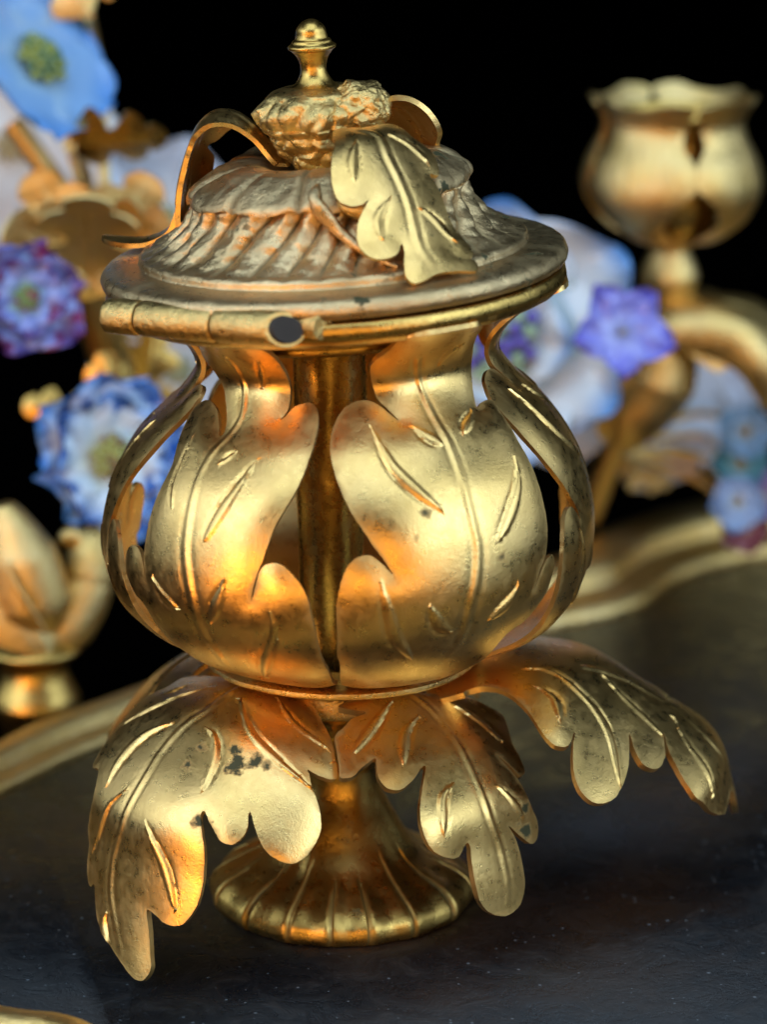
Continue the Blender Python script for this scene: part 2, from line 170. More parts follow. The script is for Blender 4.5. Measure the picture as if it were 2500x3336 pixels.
def leaf(S, outline, veins=(), th=.075, h=.1, wav=.0, sd=0, jag=.002, vs=1., cup=.05):
    """sheet-metal leaf: the outline is cut out of surface S, its veins are chased in, then it gets its thickness"""
    r = np.random.default_rng(sd)
    O = resample(crom(outline, 8, True), .045); O = O+r.normal(0, jag, O.shape)
    lo, hi = O.min(0), O.max(0); gx, gy = np.meshgrid(np.arange(lo[0], hi[0], h), np.arange(lo[1], hi[1], h*.87)); gx = gx+(np.arange(gx.shape[0]) % 2)[:, None]*h/2
    P = np.stack([gx.ravel(), gy.ravel()], 1)+r.normal(0, h*.04, (gx.size, 2))
    C = [resample(crom(np.array(v), 6), .03, False) for v, _ in veins]
    for c in C:
        t = np.gradient(c, axis=0); t /= np.hypot(*t.T)[:, None]+1e-9; nn = np.stack([-t[:, 1], t[:, 0]], 1)
        for o in np.linspace(-.15, .15, 13): P = np.vstack([P, c[::1 if abs(o) < .1 else 2]+nn[::1 if abs(o) < .1 else 2]*o])
    P = P[inside(P, O)]; P = P[seg_dist(P, np.vstack([O, O[:1]]))[0] > .025]
    _, ix = np.unique((P/.017).round().astype(int), axis=0, return_index=True); P = P[ix]
    n = len(O); pts = [Vector(p) for p in np.vstack([O, P])]
    V2, _, F, *_ = geometry.delaunay_2d_cdt(pts, [(i, (i+1) % n) for i in range(n)], [], 1, 1e-5)
    Q = np.array([tuple(v) for v in V2]); d = np.zeros(len(Q))
    for c, (v, kind) in zip(C, veins):
        x, sgn, s = seg_dist(Q, c)
        if kind == 'm':
            tp = np.clip(np.minimum(1, (1-s)*5), .25, 1)
            d += tp*vs*(.012*np.exp(-(x/.036)**2)-.008*np.exp(-((x-.085)/.036)**2))
        else:
            w0, a = (.082, .022) if kind == 'b' else (.045, .014)
            w = w0*np.clip(np.sin(np.pi*np.clip(s, .02, .98)), 0, 1)**.6*(.55+.75*s)+1e-3; w = np.where((s < .003) | (s > .997), w*.6, w)
            xs = x*sgn
            d += vs*(a*np.clip(1-(x/w)**2, 0, 1)**.8*(1+.5*xs/w)-.02*np.exp(-((xs+w*1.15)/.03)**2)*np.sin(np.pi*s))
    U, Vv = Q.T; X = S(U, Vv); N = snormal(S, U, Vv)
    dist = seg_dist(Q, np.vstack([O, O[:1]]))[0]; d = d-cup*np.exp(-(dist/.2)**1.4)
    if wav: d = d+np.array([wav*noise.noise((u*.9+sd, v*.9, sd*3.1)) for u, v in Q])
    fine = np.array([.012*noise.noise((x*1.7, y*1.7, z*1.7+sd)) for x, y, z in X])
    global EDGE; e = .6*np.exp(-(dist/.025)**2)*np.array([max(0, noise.noise((u*2.2, v*2.2, sd))+.35) for u, v in Q]); EDGE = np.concatenate([e, e])
    T = X+N*(d+fine)[:, None]; B = X-N*(th-.6*d)[:, None]; m = len(Q)
    cnt = {}
    for f in F:
        for a, b in zip(f, f[1:]+f[:1]): cnt[(a, b)] = 1
    a0 = F[0]; e = np.cross(T[a0[1]]-T[a0[0]], T[a0[2]]-T[a0[0]]); fl = (e*N[a0[0]]).sum() < 0
    FF = [(f[::-1] if fl else f) for f in F]+[tuple(i+m for i in (f if fl else f[::-1])) for f in F]
    for (a, b) in cnt:
        if (b, a) not in cnt: FF.append((a, b, b+m, a+m) if fl else (b, a, a+m, b+m))
    return np.vstack([T, B]), FF
# ------------------------------------------------------------------ materials
def newmat(name):
    m = bpy.data.materials.new(name); m.use_nodes = True; nt = m.node_tree; b = nt.nodes['Principled BSDF']
    def N(t, **k):
        n = nt.nodes.new(t)
        for a, v in k.items():
            if a in n.inputs: n.inputs[a].default_value = v
            else: setattr(n, a, v)
        return n
    return m, nt, b, N, nt.links.new
def ramp(N, lk, src, p0, p1, c0=(0, 0, 0, 1), c1=(1, 1, 1, 1)):
    r = N('ShaderNodeValToRGB'); e = r.color_ramp.elements; e[0].position, e[1].position = p0, p1; e[0].color, e[1].color = c0, c1; lk(src, r.inputs[0]); return r.outputs[0]
def mix(N, lk, f, a, b):
    m = N('ShaderNodeMix', data_type='RGBA')
    for s, v in ((0, f), (6, a), (7, b)):
        if isinstance(v, (tuple, float, int)): m.inputs[s].default_value = v
        else: lk(v, m.inputs[s])
    return m.outputs[2]
def gilt(name, c0, c1, rough, spots=.62, fine=.05, pit=.03, stains=(), metal=1.):
    """worn gilding: tone drifts, satin sheen varies, dark oxide spots where the gold is gone, fine chased grain"""
    m, nt, b, N, lk = newmat(name); tc = N('ShaderNodeTexCoord').outputs['Object']
    n1 = N('ShaderNodeTexNoise', Scale=.9, Detail=5, Roughness=.6); lk(tc, n1.inputs['Vector'])
    n2 = N('ShaderNodeTexNoise', Scale=2.1, Detail=6, Roughness=.62); lk(tc, n2.inputs['Vector'])
    n3 = N('ShaderNodeTexNoise', Scale=42, Detail=3, Roughness=.6); lk(tc, n3.inputs['Vector'])
    n4 = N('ShaderNodeTexNoise', Scale=6, Detail=6, Roughness=.7); lk(tc, n4.inputs['Vector'])
    col = mix(N, lk, ramp(N, lk, n1.outputs[0], .35, .65), (*c0, 1), (*c1, 1))
    col = mix(N, lk, ramp(N, lk, n4.outputs[0], .5, .75, c1=(.12, .12, .12, 1)), col, tuple(.62*x for x in c0)+(1,))
    n6 = N('ShaderNodeTexNoise', Scale=.55, Detail=2); lk(tc, n6.inputs['Vector'])
    sm = N('ShaderNodeMath', operation='MULTIPLY'); lk(ramp(N, lk, n2.outputs[0], spots, spots+.03), sm.inputs[0]); lk(ramp(N, lk, n6.outputs[0], .5, .6), sm.inputs[1])
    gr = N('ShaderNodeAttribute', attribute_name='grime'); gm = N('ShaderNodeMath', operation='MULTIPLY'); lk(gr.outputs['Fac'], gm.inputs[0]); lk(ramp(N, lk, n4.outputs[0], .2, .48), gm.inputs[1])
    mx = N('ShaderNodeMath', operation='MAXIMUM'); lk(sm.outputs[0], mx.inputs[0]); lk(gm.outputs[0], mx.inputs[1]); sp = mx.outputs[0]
    n9 = N('ShaderNodeTexNoise', Scale=3.2, Detail=7, Roughness=.6); lk(tc, n9.inputs['Vector'])
    for x, y, z, rad in stains:                          # patches where the gilding is gone, each with its ragged edge
        v = N('ShaderNodeVectorMath', operation='DISTANCE'); lk(tc, v.inputs[0]); v.inputs[1].default_value = (x, y, z+.12)
        f = N('ShaderNodeMath', operation='MULTIPLY_ADD'); lk(n9.outputs[0], f.inputs[0]); f.inputs[1].default_value = rad*4.5; f.inputs[2].default_value = -rad*1.55+.02
        l = N('ShaderNodeMath', operation='SUBTRACT'); lk(f.outputs[0], l.inputs[0]); lk(v.outputs['Value'], l.inputs[1])
        k = N('ShaderNodeMath', operation='MULTIPLY'); lk(l.outputs[0], k.inputs[0]); k.inputs[1].default_value = 11.; k.use_clamp = True
        u = N('ShaderNodeMath', operation='MAXIMUM'); lk(k.outputs[0], u.inputs[0]); lk(sp, u.inputs[1]); sp = u.outputs[0]
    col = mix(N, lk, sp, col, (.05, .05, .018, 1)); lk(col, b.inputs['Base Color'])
    mt = N('ShaderNodeMapRange'); mt.inputs[3].default_value = metal; mt.inputs[4].default_value = .35; lk(sp, mt.inputs[0]); lk(mt.outputs[0], b.inputs['Metallic'])
    r = N('ShaderNodeMapRange'); r.inputs[1].default_value = .3; r.inputs[2].default_value = .7; r.inputs[3].default_value = rough-.07; r.inputs[4].default_value = rough+.1; lk(n4.outputs[0], r.inputs[0]); ra = N('ShaderNodeMath', operation='MULTIPLY_ADD'); lk(sp, ra.inputs[0]); ra.inputs[1].default_value = .35; lk(r.outputs[0], ra.inputs[2]); lk(ra.outputs[0], b.inputs['Roughness'])
    n7 = N('ShaderNodeTexNoise', Scale=13, Detail=4, Roughness=.65, Distortion=.4); lk(tc, n7.inputs['Vector'])
    b3 = N('ShaderNodeBump', Strength=1., Distance=fine*.055); lk(n7.outputs[0], b3.inputs['Height'])
    bp = N('ShaderNodeBump', Strength=1., Distance=fine*.06); lk(n3.outputs[0], bp.inputs['Height']); lk(b3.outputs[0], bp.inputs['Normal'])
    b2 = N('ShaderNodeBump', Strength=1., Distance=pit); lk(n4.outputs[0], b2.inputs['Height']); lk(bp.outputs[0], b2.inputs['Normal'])
    lk(b2.outputs[0], b.inputs['Normal'])
    return m
GOLD = gilt('satin_gilding', (.82, .52, .19), (.74, .455, .145), .30, .80, fine=.06, pit=.002, stains=DATA['stains'])
DEEP = gilt('polished_gilding', (.64, .39, .10), (.54, .33, .09), .29, .64, pit=.012, fine=.03)
CAST = gilt('cast_gilding', (.76, .5, .17), (.62, .42, .16), .29, .62, pit=.04, fine=.05)
WORN = gilt('dusty_gilding', (.70, .49, .25), (.56, .38, .18), .30, .62, pit=.03, fine=.08, metal=.95)
BLUR = gilt('pale_gilding', (.83, .58, .25), (.76, .49, .16), .33, .75)
def plain(name, col, rough, metal=0., spec=.5):
    m, nt, b, N, lk = newmat(name); tc = N('ShaderNodeTexCoord').outputs['Object']
    n = N('ShaderNodeTexNoise', Scale=3, Detail=6); lk(tc, n.inputs['Vector'])
    lk(mix(N, lk, ramp(N, lk, n.outputs[0], .35, .7), (*col, 1), tuple(.6*x for x in col)+(1,)), b.inputs['Base Color'])
    b.inputs['Roughness'].default_value = rough; b.inputs['Metallic'].default_value = metal; b.inputs['Specular IOR Level'].default_value = spec
    return m
BRASS = gilt('bright_gilding', (.82, .55, .17), (.76, .5, .15), .26, .95, pit=.001, fine=.02)
STEEL = plain('dark_pin_steel', (.04, .034, .024), .6, .2)
SOOT = plain('soot', (.02, .016, .012), .7)
CLOTH = plain('black_cloth', (.0006, .0005, .0005), 1., 0, 0.)
def porcelain():
    m, nt, b, N, lk = newmat('painted_porcelain'); a = N('ShaderNodeVertexColor', layer_name='paint'); lk(a.outputs[0], b.inputs['Base Color'])
    b.inputs['Roughness'].default_value = .22; b.inputs['Coat Weight'].default_value = .3
    return m
PORC = porcelain()
def leather():
    """nearly black old tray bottom: brown clouds, fine grain, dust specks and hair scratches"""
    m, nt, b, N, lk = newmat('dark_tray_ground'); tc = N('ShaderNodeTexCoord').outputs['Object']
    n1 = N('ShaderNodeTexNoise', Scale=.35, Detail=6, Roughness=.6); lk(tc, n1.inputs['Vector'])
    n2 = N('ShaderNodeTexNoise', Scale=14, Detail=5, Roughness=.75); lk(tc, n2.inputs['Vector'])
    n5 = N('ShaderNodeTexNoise', Scale=1.3, Detail=7, Roughness=.7, Distortion=.6); lk(tc, n5.inputs['Vector'])
    vo = N('ShaderNodeTexVoronoi', Scale=7.); lk(tc, vo.inputs['Vector'])
    col = mix(N, lk, ramp(N, lk, n1.outputs[0], .45, .68), (.0045, .0047, .0058, 1), (.016, .0095, .006, 1))
    col = mix(N, lk, ramp(N, lk, n5.outputs[0], .5, .72, c1=(.55, .55, .55, 1)), col, (.026, .021, .018, 1))
    dust = ramp(N, lk, n2.outputs[0], .56, .76, c1=(.5, .5, .5, 1)); col = mix(N, lk, dust, col, (.034, .037, .044, 1))
    n8 = N('ShaderNodeTexNoise', Scale=34, Detail=2, Roughness=.8, Distortion=1.2); lk(tc, n8.inputs['Vector']); col = mix(N, lk, ramp(N, lk, n8.outputs[0], .66, .74, c1=(.6, .6, .6, 1)), col, (.12, .135, .16, 1))
    cr = N('ShaderNodeSeparateColor'); lk(vo.outputs['Color'], cr.inputs[0])
    sz = N('ShaderNodeMath', operation='MULTIPLY_ADD'); lk(cr.outputs[0], sz.inputs[0]); sz.inputs[1].default_value = .5; sz.inputs[2].default_value = -.3
    lt = N('ShaderNodeMath', operation='LESS_THAN'); lk(vo.outputs['Distance'], lt.inputs[0]); lk(sz.outputs[0], lt.inputs[1])
    col = mix(N, lk, lt.outputs[0], col, (.07, .08, .09, 1)); lk(col, b.inputs['Base Color'])
    rr = N('ShaderNodeMapRange'); rr.inputs[1].default_value = .35; rr.inputs[2].default_value = .65; rr.inputs[3].default_value = .2; rr.inputs[4].default_value = .42; b.inputs['Specular IOR Level'].default_value = .32; lk(n5.outputs[0], rr.inputs[0]); lk(rr.outputs[0], b.inputs['Roughness'])
    bp = N('ShaderNodeBump', Strength=.6, Distance=.01); lk(n2.outputs[0], bp.inputs['Height'])
    b2 = N('ShaderNodeBump', Strength=.5, Distance=.05); lk(n5.outputs[0], b2.inputs['Height']); lk(bp.outputs[0], b2.inputs['Normal']); lk(b2.outputs[0], b.inputs['Normal'])
    return m
TRAYMAT = leather()
# ------------------------------------------------------------------ setting
def sheet(name, pts, mat, kind):
    return mesh_obj(name, pts, [tuple(range(len(pts)))], mat, None, 0, kind=kind)
sheet('tabletop', [(-150, -60, -.5), (150, -60, -.5), (150, 120, -.5), (-150, 120, -.5)], CLOTH, 'structure')
sheet('backdrop', [(-150, 119, -.49), (150, 119, -.49), (150, 119, 150), (-150, 119, 150)], CLOTH, 'structure')
# ------------------------------------------------------------------ tray
tray = empty('tray', (0, 0, -.5), 'dark bottomed tray with a raised gilt moulded rim under the leafy pot', 'tray')
inner = crom([(-3.0, -5.3), (-3.6, -4.85), (-4.65, -4.45), (-6.3, -2.6), (-7.2, 0), (-6.8, 2.6), (-5.65, 4.2), (-4.6, 5.9), (-3.37, 7.4), (-1.5, 9.6), (.8, 11.4), (3.9, 13.0), (5.5, 14.2), (6.6, 16.2), (8.5, 17.7), (12, 18.6), (16, 15), (17.5, 6), (15, -5), (8, -9.5), (1, -8.2), (-2.2, -6.4)], 8, True)
n = len(inner); tz = .5
mesh_obj('tray_ground', [(x, y, -.12+tz) for x, y in inner]+[(x, y, -.3+tz) for x, y in inner], [tuple(range(n))]+[(i, i+n, (i+1) % n+n, (i+1) % n) for i in range(n)], TRAYMAT, tray, 0)
prof = crom([(-.02, -.14), (-.02, .02), (.08, .12), (.26, .17), (.36, .22), (.39, .3), (.42, .4), (.55, .5), (.75, .55), (.95, .52), (1.1, .4), (1.17, .25), (1.2, .0), (1.2, -.49)], 4)
tg = np.roll(inner, -1, 0)-np.roll(inner, 1, 0); tg /= np.hypot(*tg.T)[:, None]; out = np.stack([-tg[:, 1], tg[:, 0]], 1)
area2 = (inner[:, 0]*np.roll(inner[:, 1], -1)-inner[:, 1]*np.roll(inner[:, 0], -1)).sum()
if area2 > 0: out = -out
rs = lambda x: .8+.75*min(1, max(0, (x+2)/6))                  # the moulding broadens towards the right
V = [(x+o[0]*a*rs(x), y+o[1]*a*rs(x), (z*(rs(x) if z > 0 else 1))+tz) for (x, y), o in zip(inner, out) for a, z in prof]; m = len(prof)
F = [(i*m+j, i*m+j+1, ((i+1) % n)*m+j+1, ((i+1) % n)*m+j) for i in range(n) for j in range(m-1)]
mesh_obj('rim', V, F if area2 < 0 else [f[::-1] for f in F], BLUR, tray, 0)
# ------------------------------------------------------------------ the pot
pot = empty('lidded_pot', (0, 0, -.12), 'ornate gilt pot of curling leaves with a hinged domed lid on a fluted foot', 'pot')
pot.matrix_world
def part(name, VF, mat, parent=None, **k):
    V, F = VF
    if parent is None: V = [(x, y, z+.12) for x, y, z in V]; parent = pot
    return mesh_obj(name, V, F, mat, parent, **k)
def nz(x, y, z, s): return noise.noise((x*s, y*s, z*s))
GR = []
def foot_d(r, z, t, s):
    g = 0; gg = 0
    if z < 1.25 and r > .8:
        a = (t*17/(2*math.pi)+.2*math.sin(3*t)+.25) % 1; row = math.floor(t*17/(2*math.pi)+.2*math.sin(3*t)+.25); hi = 1.2+.26*math.sin(row*2.4); am = .6+.4*math.sin(row*4.1+1); w = .06/max(r, .8)*1.7
        d = min(a, 1-a); k = min(1, max(0, (r-hi)/.2))*min(1, max(0, (1.25-z)/.4)); gg = am*k*math.exp(-(d/w/1.1)**2)*1.1; g = .085*am*k*math.exp(-(d/w)**2)-.022*k*math.cos(2*math.pi*a)
    x, y = r*math.sin(t), r*math.cos(t)
    GR.append(min(1, gg)+(.5*max(0, nz(x, y, z, 3)) if 1.9 < z else 0))
    return r-g*.75+.03*nz(x, y, z, 1.8)+(.05*nz(x, y, z, 5) if 2 < z < 3 else 0), z-g*.6*(z > .0)
part('foot', lathe([(1.5, -.12), (1.86, -.12), (1.96, -.05), (1.985, .05), (1.94, .2), (1.78, .36), (1.5, .52), (1.2, .7), (.97, .96), (.79, 1.28), (.62, 1.58), (.545, 1.85), (.56, 2.08), (.66, 2.26), (.69, 2.42), (.6, 2.6), (.6, 2.8), (.8, 3.02), (.95, 3.2), (.95, 3.5)], 408, foot_d, 7), DEEP, grime=GR)
part('stem_collar', lathe([(.5, 3.0), (1.2, 3.12), (1.3, 3.2), (1.22, 3.4), (1.3, 3.52), (1.7, 3.64), (1.95, 3.7), (2.02, 3.77), (1.9, 3.83), (1.0, 3.8)], 96, lambda r, z, t, s: (r+.03*nz(r*math.sin(t), r*math.cos(t), z, 3), z), 4), CAST)
part('inner_tube', lathe([(.5, 3.6), (.5, 4.2), (.48, 5.0), (.49, 5.7), (.51, 6.3), (.53, 6.8), (.54, 7.5), (.54, 8.4), (.6, 8.9)], 64, lambda r, z, t, s: (r+.012*nz(r*math.sin(t), r*math.cos(t), z, 4), z), 5, cx=-.14), BRASS)
def sub(o, a, b, new): return o[:a]+new+o[b:]
PA = DATA['petal_a']; PC = DATA['petal_c']
oa = list(PA['outline']); oc = list(PC['outline'])           # the feet of the petals run on under the bowl to its base plate
oa[39:48] = [[-.22, 1.8], [-.3, .6], [-1.2, .5], [-2.3, .6], [-2.6, 1.9]]; oa[1:4] = [[-1.7, 8.1], [-1.42, 7.9], [-1.26, 7.65]]
oc[27:33] = [[2.0, 1.8], [1.7, .6], [.9, .5], [0, .6], [-.08, 1.8]]
def petal(o, veins, du, off, sd):
    S = Rev([tuple(p) for p in BOWL_PROF], cx=.11, rref=3., tilt=.066, off=off)
    sh = lambda L: [[a+du, b] for a, b in L]
    VF = leaf(S, sh(o), [(sh(v), k) for v, k in veins], .085, sd=sd)
    return part('bowl_petal', VF, GOLD, grime=EDGE)
DEG = 3.0*math.radians(1)
petal(oa, PA['veins'], 0, 0, 1); petal(oc, PC['veins'], 0, .015, 2)
petal(oa, PA['veins'], -57*DEG, -.05, 3); petal(oc, PC['veins'], 61*DEG, -.05, 4)
petal(oc, PC['veins'], 146*DEG, -.02, 5); petal(oa, PA['veins'], -122*DEG, -.12, 6)
# drooping leaves round the stem
def base_leaf(S, o, v, sd, wav=.03): VF = leaf(S, o, v, .105, sd=sd, wav=wav, cup=.018); return part('base_leaf', VF, GOLD, grime=EDGE)
base_leaf(LEAF_E, DATA['base_e']['outline'], DATA['base_e']['veins'], 11)
base_leaf(LEAF_F, DATA['base_f']['outline'], DATA['base_f']['veins'], 12)
g = DATA['base_g']['outline'][2:]; gm = [[-a*.95+.02, b] for a, b in g[::-1] if 1.1 < b < 5.9]+[[.9, 6.1], [.95, 6.5], [.75, 6.72], [.45, 6.6], [.2, 6.2]]
base_leaf(LEAF_G, g+[[-.55, .6], [.5, .6]]+gm, DATA['base_g']['veins'], 13, .015)
base_leaf(Spine(PROF_E, -128, R=3., R2=3.), DATA['base_e']['outline'], DATA['base_e']['veins'], 14)
base_leaf(Spine(PROF_F, 158, R=3., R2=3.), DATA['base_f']['outline'], DATA['base_f']['veins'], 15)
# ---- ring and lid share a slight tilt
TILT = math.radians(-3.8)
def lid_frame(name, VF, mat):
    o = mesh_obj(name, VF[0], VF[1], mat, pot); o.location = (LID[0], LID[1], LID[2]+.12); o.rotation_euler = (0, TILT, 0); return o
wob = lambda a, s: (lambda r, z, t, q: (r+a*nz(r*math.sin(t), r*math.cos(t), z, s), z+a*.5*nz(r*math.cos(t), z, r*math.sin(t), s)))
ring = lid_frame('rim_ring', lathe([(1.75, -.5), (1.8, -.74), (1.95, -.78), (2.08, -.72), (2.1, -.62), (2.2, -.53), (2.6, -.46), (3.0, -.41), (3.2, -.33), (3.29, -.22), (3.3, -.12), (3.26, -.03), (3.15, -.02), (2.6, -.02)], 160, wob(.012, 3), 5), DEEP)
NF = 27; GL = []
def lid_d(r, z, t, s):
    x, y = r*math.sin(t), r*math.cos(t); g = 0
    if .46 < z < 1.3 and r > 1.8:                        # swirling gadroons, uneven in width
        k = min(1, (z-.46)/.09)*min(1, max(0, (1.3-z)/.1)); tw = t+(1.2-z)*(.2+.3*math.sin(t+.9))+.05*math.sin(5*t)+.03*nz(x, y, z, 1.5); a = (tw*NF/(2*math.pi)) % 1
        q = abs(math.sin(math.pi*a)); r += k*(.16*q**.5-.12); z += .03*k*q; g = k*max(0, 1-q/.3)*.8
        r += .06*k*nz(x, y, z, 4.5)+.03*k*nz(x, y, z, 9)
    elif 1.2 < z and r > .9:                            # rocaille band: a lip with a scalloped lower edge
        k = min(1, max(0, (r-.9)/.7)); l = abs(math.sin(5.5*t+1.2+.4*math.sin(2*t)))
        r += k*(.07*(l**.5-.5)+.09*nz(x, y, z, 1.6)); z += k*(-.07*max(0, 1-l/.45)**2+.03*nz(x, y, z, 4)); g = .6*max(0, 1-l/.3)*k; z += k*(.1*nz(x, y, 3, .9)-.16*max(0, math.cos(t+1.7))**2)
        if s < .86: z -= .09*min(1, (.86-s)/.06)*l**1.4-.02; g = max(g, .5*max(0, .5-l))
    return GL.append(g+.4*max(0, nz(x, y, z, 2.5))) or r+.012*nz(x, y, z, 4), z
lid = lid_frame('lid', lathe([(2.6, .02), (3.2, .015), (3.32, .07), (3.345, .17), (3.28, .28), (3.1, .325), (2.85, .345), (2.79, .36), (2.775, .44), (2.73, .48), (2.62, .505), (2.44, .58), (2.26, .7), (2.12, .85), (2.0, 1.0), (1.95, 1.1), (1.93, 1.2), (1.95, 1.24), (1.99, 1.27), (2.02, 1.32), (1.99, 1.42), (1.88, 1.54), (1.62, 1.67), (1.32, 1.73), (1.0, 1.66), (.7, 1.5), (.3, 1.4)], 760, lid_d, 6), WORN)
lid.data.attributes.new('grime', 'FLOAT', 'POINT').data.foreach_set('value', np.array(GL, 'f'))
def lp(name, VF, mat, **k): return mesh_obj(name, VF[0], VF[1], mat, lid, **k)
KX = -.1
def knob_d(r, z, t, s):
    x, y = r*math.sin(t), r*math.cos(t); f = 0
    if 1.5 < z < 2.62:
        k = min(1, (z-1.5)/.2)*min(1, max(0, (2.64-z)/.1)); p = (x*4.2+.6*nz(x, y, z, 3), y*4.2, z*(4.4 if z < 2.15 else 2.3))
        d = noise.voronoi(p)[0]; f = k*(.2*(.42-min(d[0], .8))+.05*noise.turbulence(p, 3, True))
    return r+f, z
lp('knob', lathe([(.42, 1.3), (.37, 1.42), (.37, 1.52), (.46, 1.68), (.62, 1.88), (.78, 2.1), (.84, 2.3), (.8, 2.45), (.7, 2.58), (.58, 2.65), (.4, 2.69), (.2, 2.71)], 220, knob_d, 9, cx=KX), CAST)
lp('finial', lathe([(.42, 2.66), (.27, 2.74), (.2, 2.86), (.185, 2.98), (.22, 3.1), (.28, 3.18), (.3, 3.2), (.335, 3.225), (.335, 3.265), (.29, 3.3), (.27, 3.34), (.235, 3.36), (.215, 3.42), (.2, 3.5), (.14, 3.58), (.06, 3.625), (0., 3.635)], 64, wob(.008, 7), 5, cx=KX+.0), DEEP)
def lump():
    bm = bmesh.new(); bmesh.ops.create_icosphere(bm, subdivisions=6, radius=1)
    for v in bm.verts:
        p = v.co.copy(); d = .12*noise.noise(p*2)+.11*noise.turbulence(p*2.6, 4, True)-.06
        v.co = Vector((p.x*.42, p.y*.38, p.z*.36))*(1+d)
    for c, rr, dp in (((-.25, -.93, -.6), .24, .25), ((.15, -.9, -.1), .2, .12), ((-.1, -.85, .35), .16, .12), ((.5, -.7, .25), .15, .1), ((-.5, -.7, .1), .14, .1)):
        c = Vector(c).normalized()
        for v in bm.verts:
            q = Vector((v.co.x/.42, v.co.y/.38, v.co.z/.36)); dd = (q.normalized()-c).length
            if dd < rr: v.co *= 1-dp*(1-(dd/rr)**2)
    V = [(v.co.x*1.12+.5, v.co.y*1.1-.3, v.co.z*1.12+2.38) for v in bm.verts]; F = [[v.index for v in f.verts] for f in bm.faces]; bm.free(); return V, F
lp('solder_lump', lump(), CAST)
lp('lid_leaf', leaf(LEAF_L, DATA['lid_l']['outline'], DATA['lid_l']['veins'], .085, sd=21, wav=.02), GOLD)
# strap leaf arching out to the left, seen on its edge, with one lobe bent straight down and the tip flipped outwards
S1 = Spine([(.62, 1.66), (1.0, 2.1), (1.3, 2.33), (1.6, 2.38), (1.88, 2.2), (2.06, 1.9), (2.2, 1.5), (2.3, 1.15), (2.36, .95), (2.5, .7), (2.85, .57), (3.3, .58), (3.75, .68)], -107, R=1.6, R2=1.1)
o1 = [(-.2, 0), (.2, 0), (.22, .5), (.35, .9), (.5, 1.2), (.52, 1.6), (.36, 1.85), (.42, 2.1), (.48, 2.45), (.4, 2.75), (.2, 2.9), (.24, 3.2), (.26, 3.7), (.2, 4.15), (0, 4.3), (-.18, 4.15), (-.24, 3.6), (-.2, 2.95), (-.45, 2.85), (-.62, 2.6), (-.6, 2.2), (-.38, 2.0), (-.6, 1.85), (-.72, 1.5), (-.62, 1.15), (-.38, .85), (-.24, .5)]
S1b = Spine([(2.1, 1.75), (2.2, 1.45), (2.27, 1.1), (2.3, .8), (2.31, .5)], -104, R=2.)
lp('lid_leaf', join([leaf(S1, o1, [([(0, .1), (0, 1.5), (0, 3.6)], 'm')], .09, sd=22), leaf(S1b, [(.18, .1), (.34, .3), (.4, .7), (.36, 1.1), (.24, 1.22), (.12, 1.1), (.06, .6), (.05, .2)], (), .09, sd=23)]), GOLD)
# leaf arching away to the right behind the lump: its near edge stands up and shows the underside
S3 = Spine([(.45, 2.15), (.75, 2.36), (1.05, 2.38), (1.3, 2.2), (1.47, 1.9), (1.56, 1.5), (1.64, 1.15), (1.85, .85)], 102, R=1.6, bank=-.55)
lp('lid_leaf', leaf(S3, [(-.15, 0), (.25, 0), (.5, .4), (.75, .9), (.7, 1.3), (.5, 1.45), (.65, 1.7), (.7, 2.0), (.5, 2.3), (.15, 2.6), (-.1, 2.5), (-.35, 2.1), (-.38, 1.75), (-.22, 1.55), (-.45, 1.3), (-.5, .9), (-.35, .45)], [([(0, .1), (.05, 2.4)], 'm')], .1, sd=24), GOLD)
# three pointed curls of the shell work on the lid
def curl(pts, rad): return tube(pts, rad, 14, 8, .8)
def on_lid(t, r, z): return (r*math.sin(t), -r*math.cos(t), z)
lp('scroll_rib', curl([on_lid(-.05, 1.9, 1.62), on_lid(-.07, 2.06, 1.52), on_lid(-.05, 2.13, 1.36), on_lid(.0, 2.1, 1.2), on_lid(.06, 2.1, 1.03), on_lid(.15, 2.2, .84), on_lid(.27, 2.4, .64), on_lid(.36, 2.62, .53)], [.03, .1, .14, .13, .11, .1, .08, .04]), WORN)
lp('scroll_rib', curl([on_lid(.08, 1.9, 1.4), on_lid(.14, 2.0, 1.3), on_lid(.26, 2.05, 1.24), on_lid(.4, 2.02, 1.28), on_lid(.52, 1.9, 1.38)], [.05, .14, .19, .16, .06]), CAST)
# ---- hinge barrel on the front left of the rim
hinge = bpy.data.objects.new('hinge', None); link(hinge, pot); hinge.location = (LID[0], LID[1], LID[2]+.12); hinge.rotation_euler = (0, TILT, 0)
HA, HB = Vector((-3.1, -1.86, -.01)), Vector((-.5, -3.46, -.03)); HD = HB-HA
CUT = Vector((.38, -.9, .2)).normalized()
def barrel(t0, t1, rad, cap=0.):
    V = []; F = []; nn = 40; ax = HD.normalized(); a = Vector((0, 0, 1)); b = ax.cross(a).normalized()
    rings = [(t0, .9), (t0+.006, .97), (t0+.018, 1.), (t1-.018, 1.), (t1-.006, .97), (t1, .9 if not cap else .93)]
    for t, k in rings:
        c = HA+HD*t
        for j in range(nn):
            w = 2*math.pi*j/nn; q = rad*k*(1+.025*nz(t*9, math.cos(w), math.sin(w), 2)); e = a*(q*math.cos(w))+b*(q*math.sin(w))
            if cap and t > t1-.03: e = e-ax*(e.dot(CUT)/ax.dot(CUT))          # the end is filed off at a slant
            V.append(tuple(c+e))
    for i in range(len(rings)-1):
        for j in range(nn): F.append((i*nn+j, i*nn+(j+1) % nn, (i+1)*nn+(j+1) % nn, (i+1)*nn+j))
    F.append(tuple(range(nn))[::-1]); F.append(tuple(range(len(V)-nn, len(V)))); return V, F
for a, b in ((0., .178), (.186, .592), (.6, .95)): mesh_obj('hinge_knuckle', *barrel(a, b, .25, b > .9), CAST, hinge)
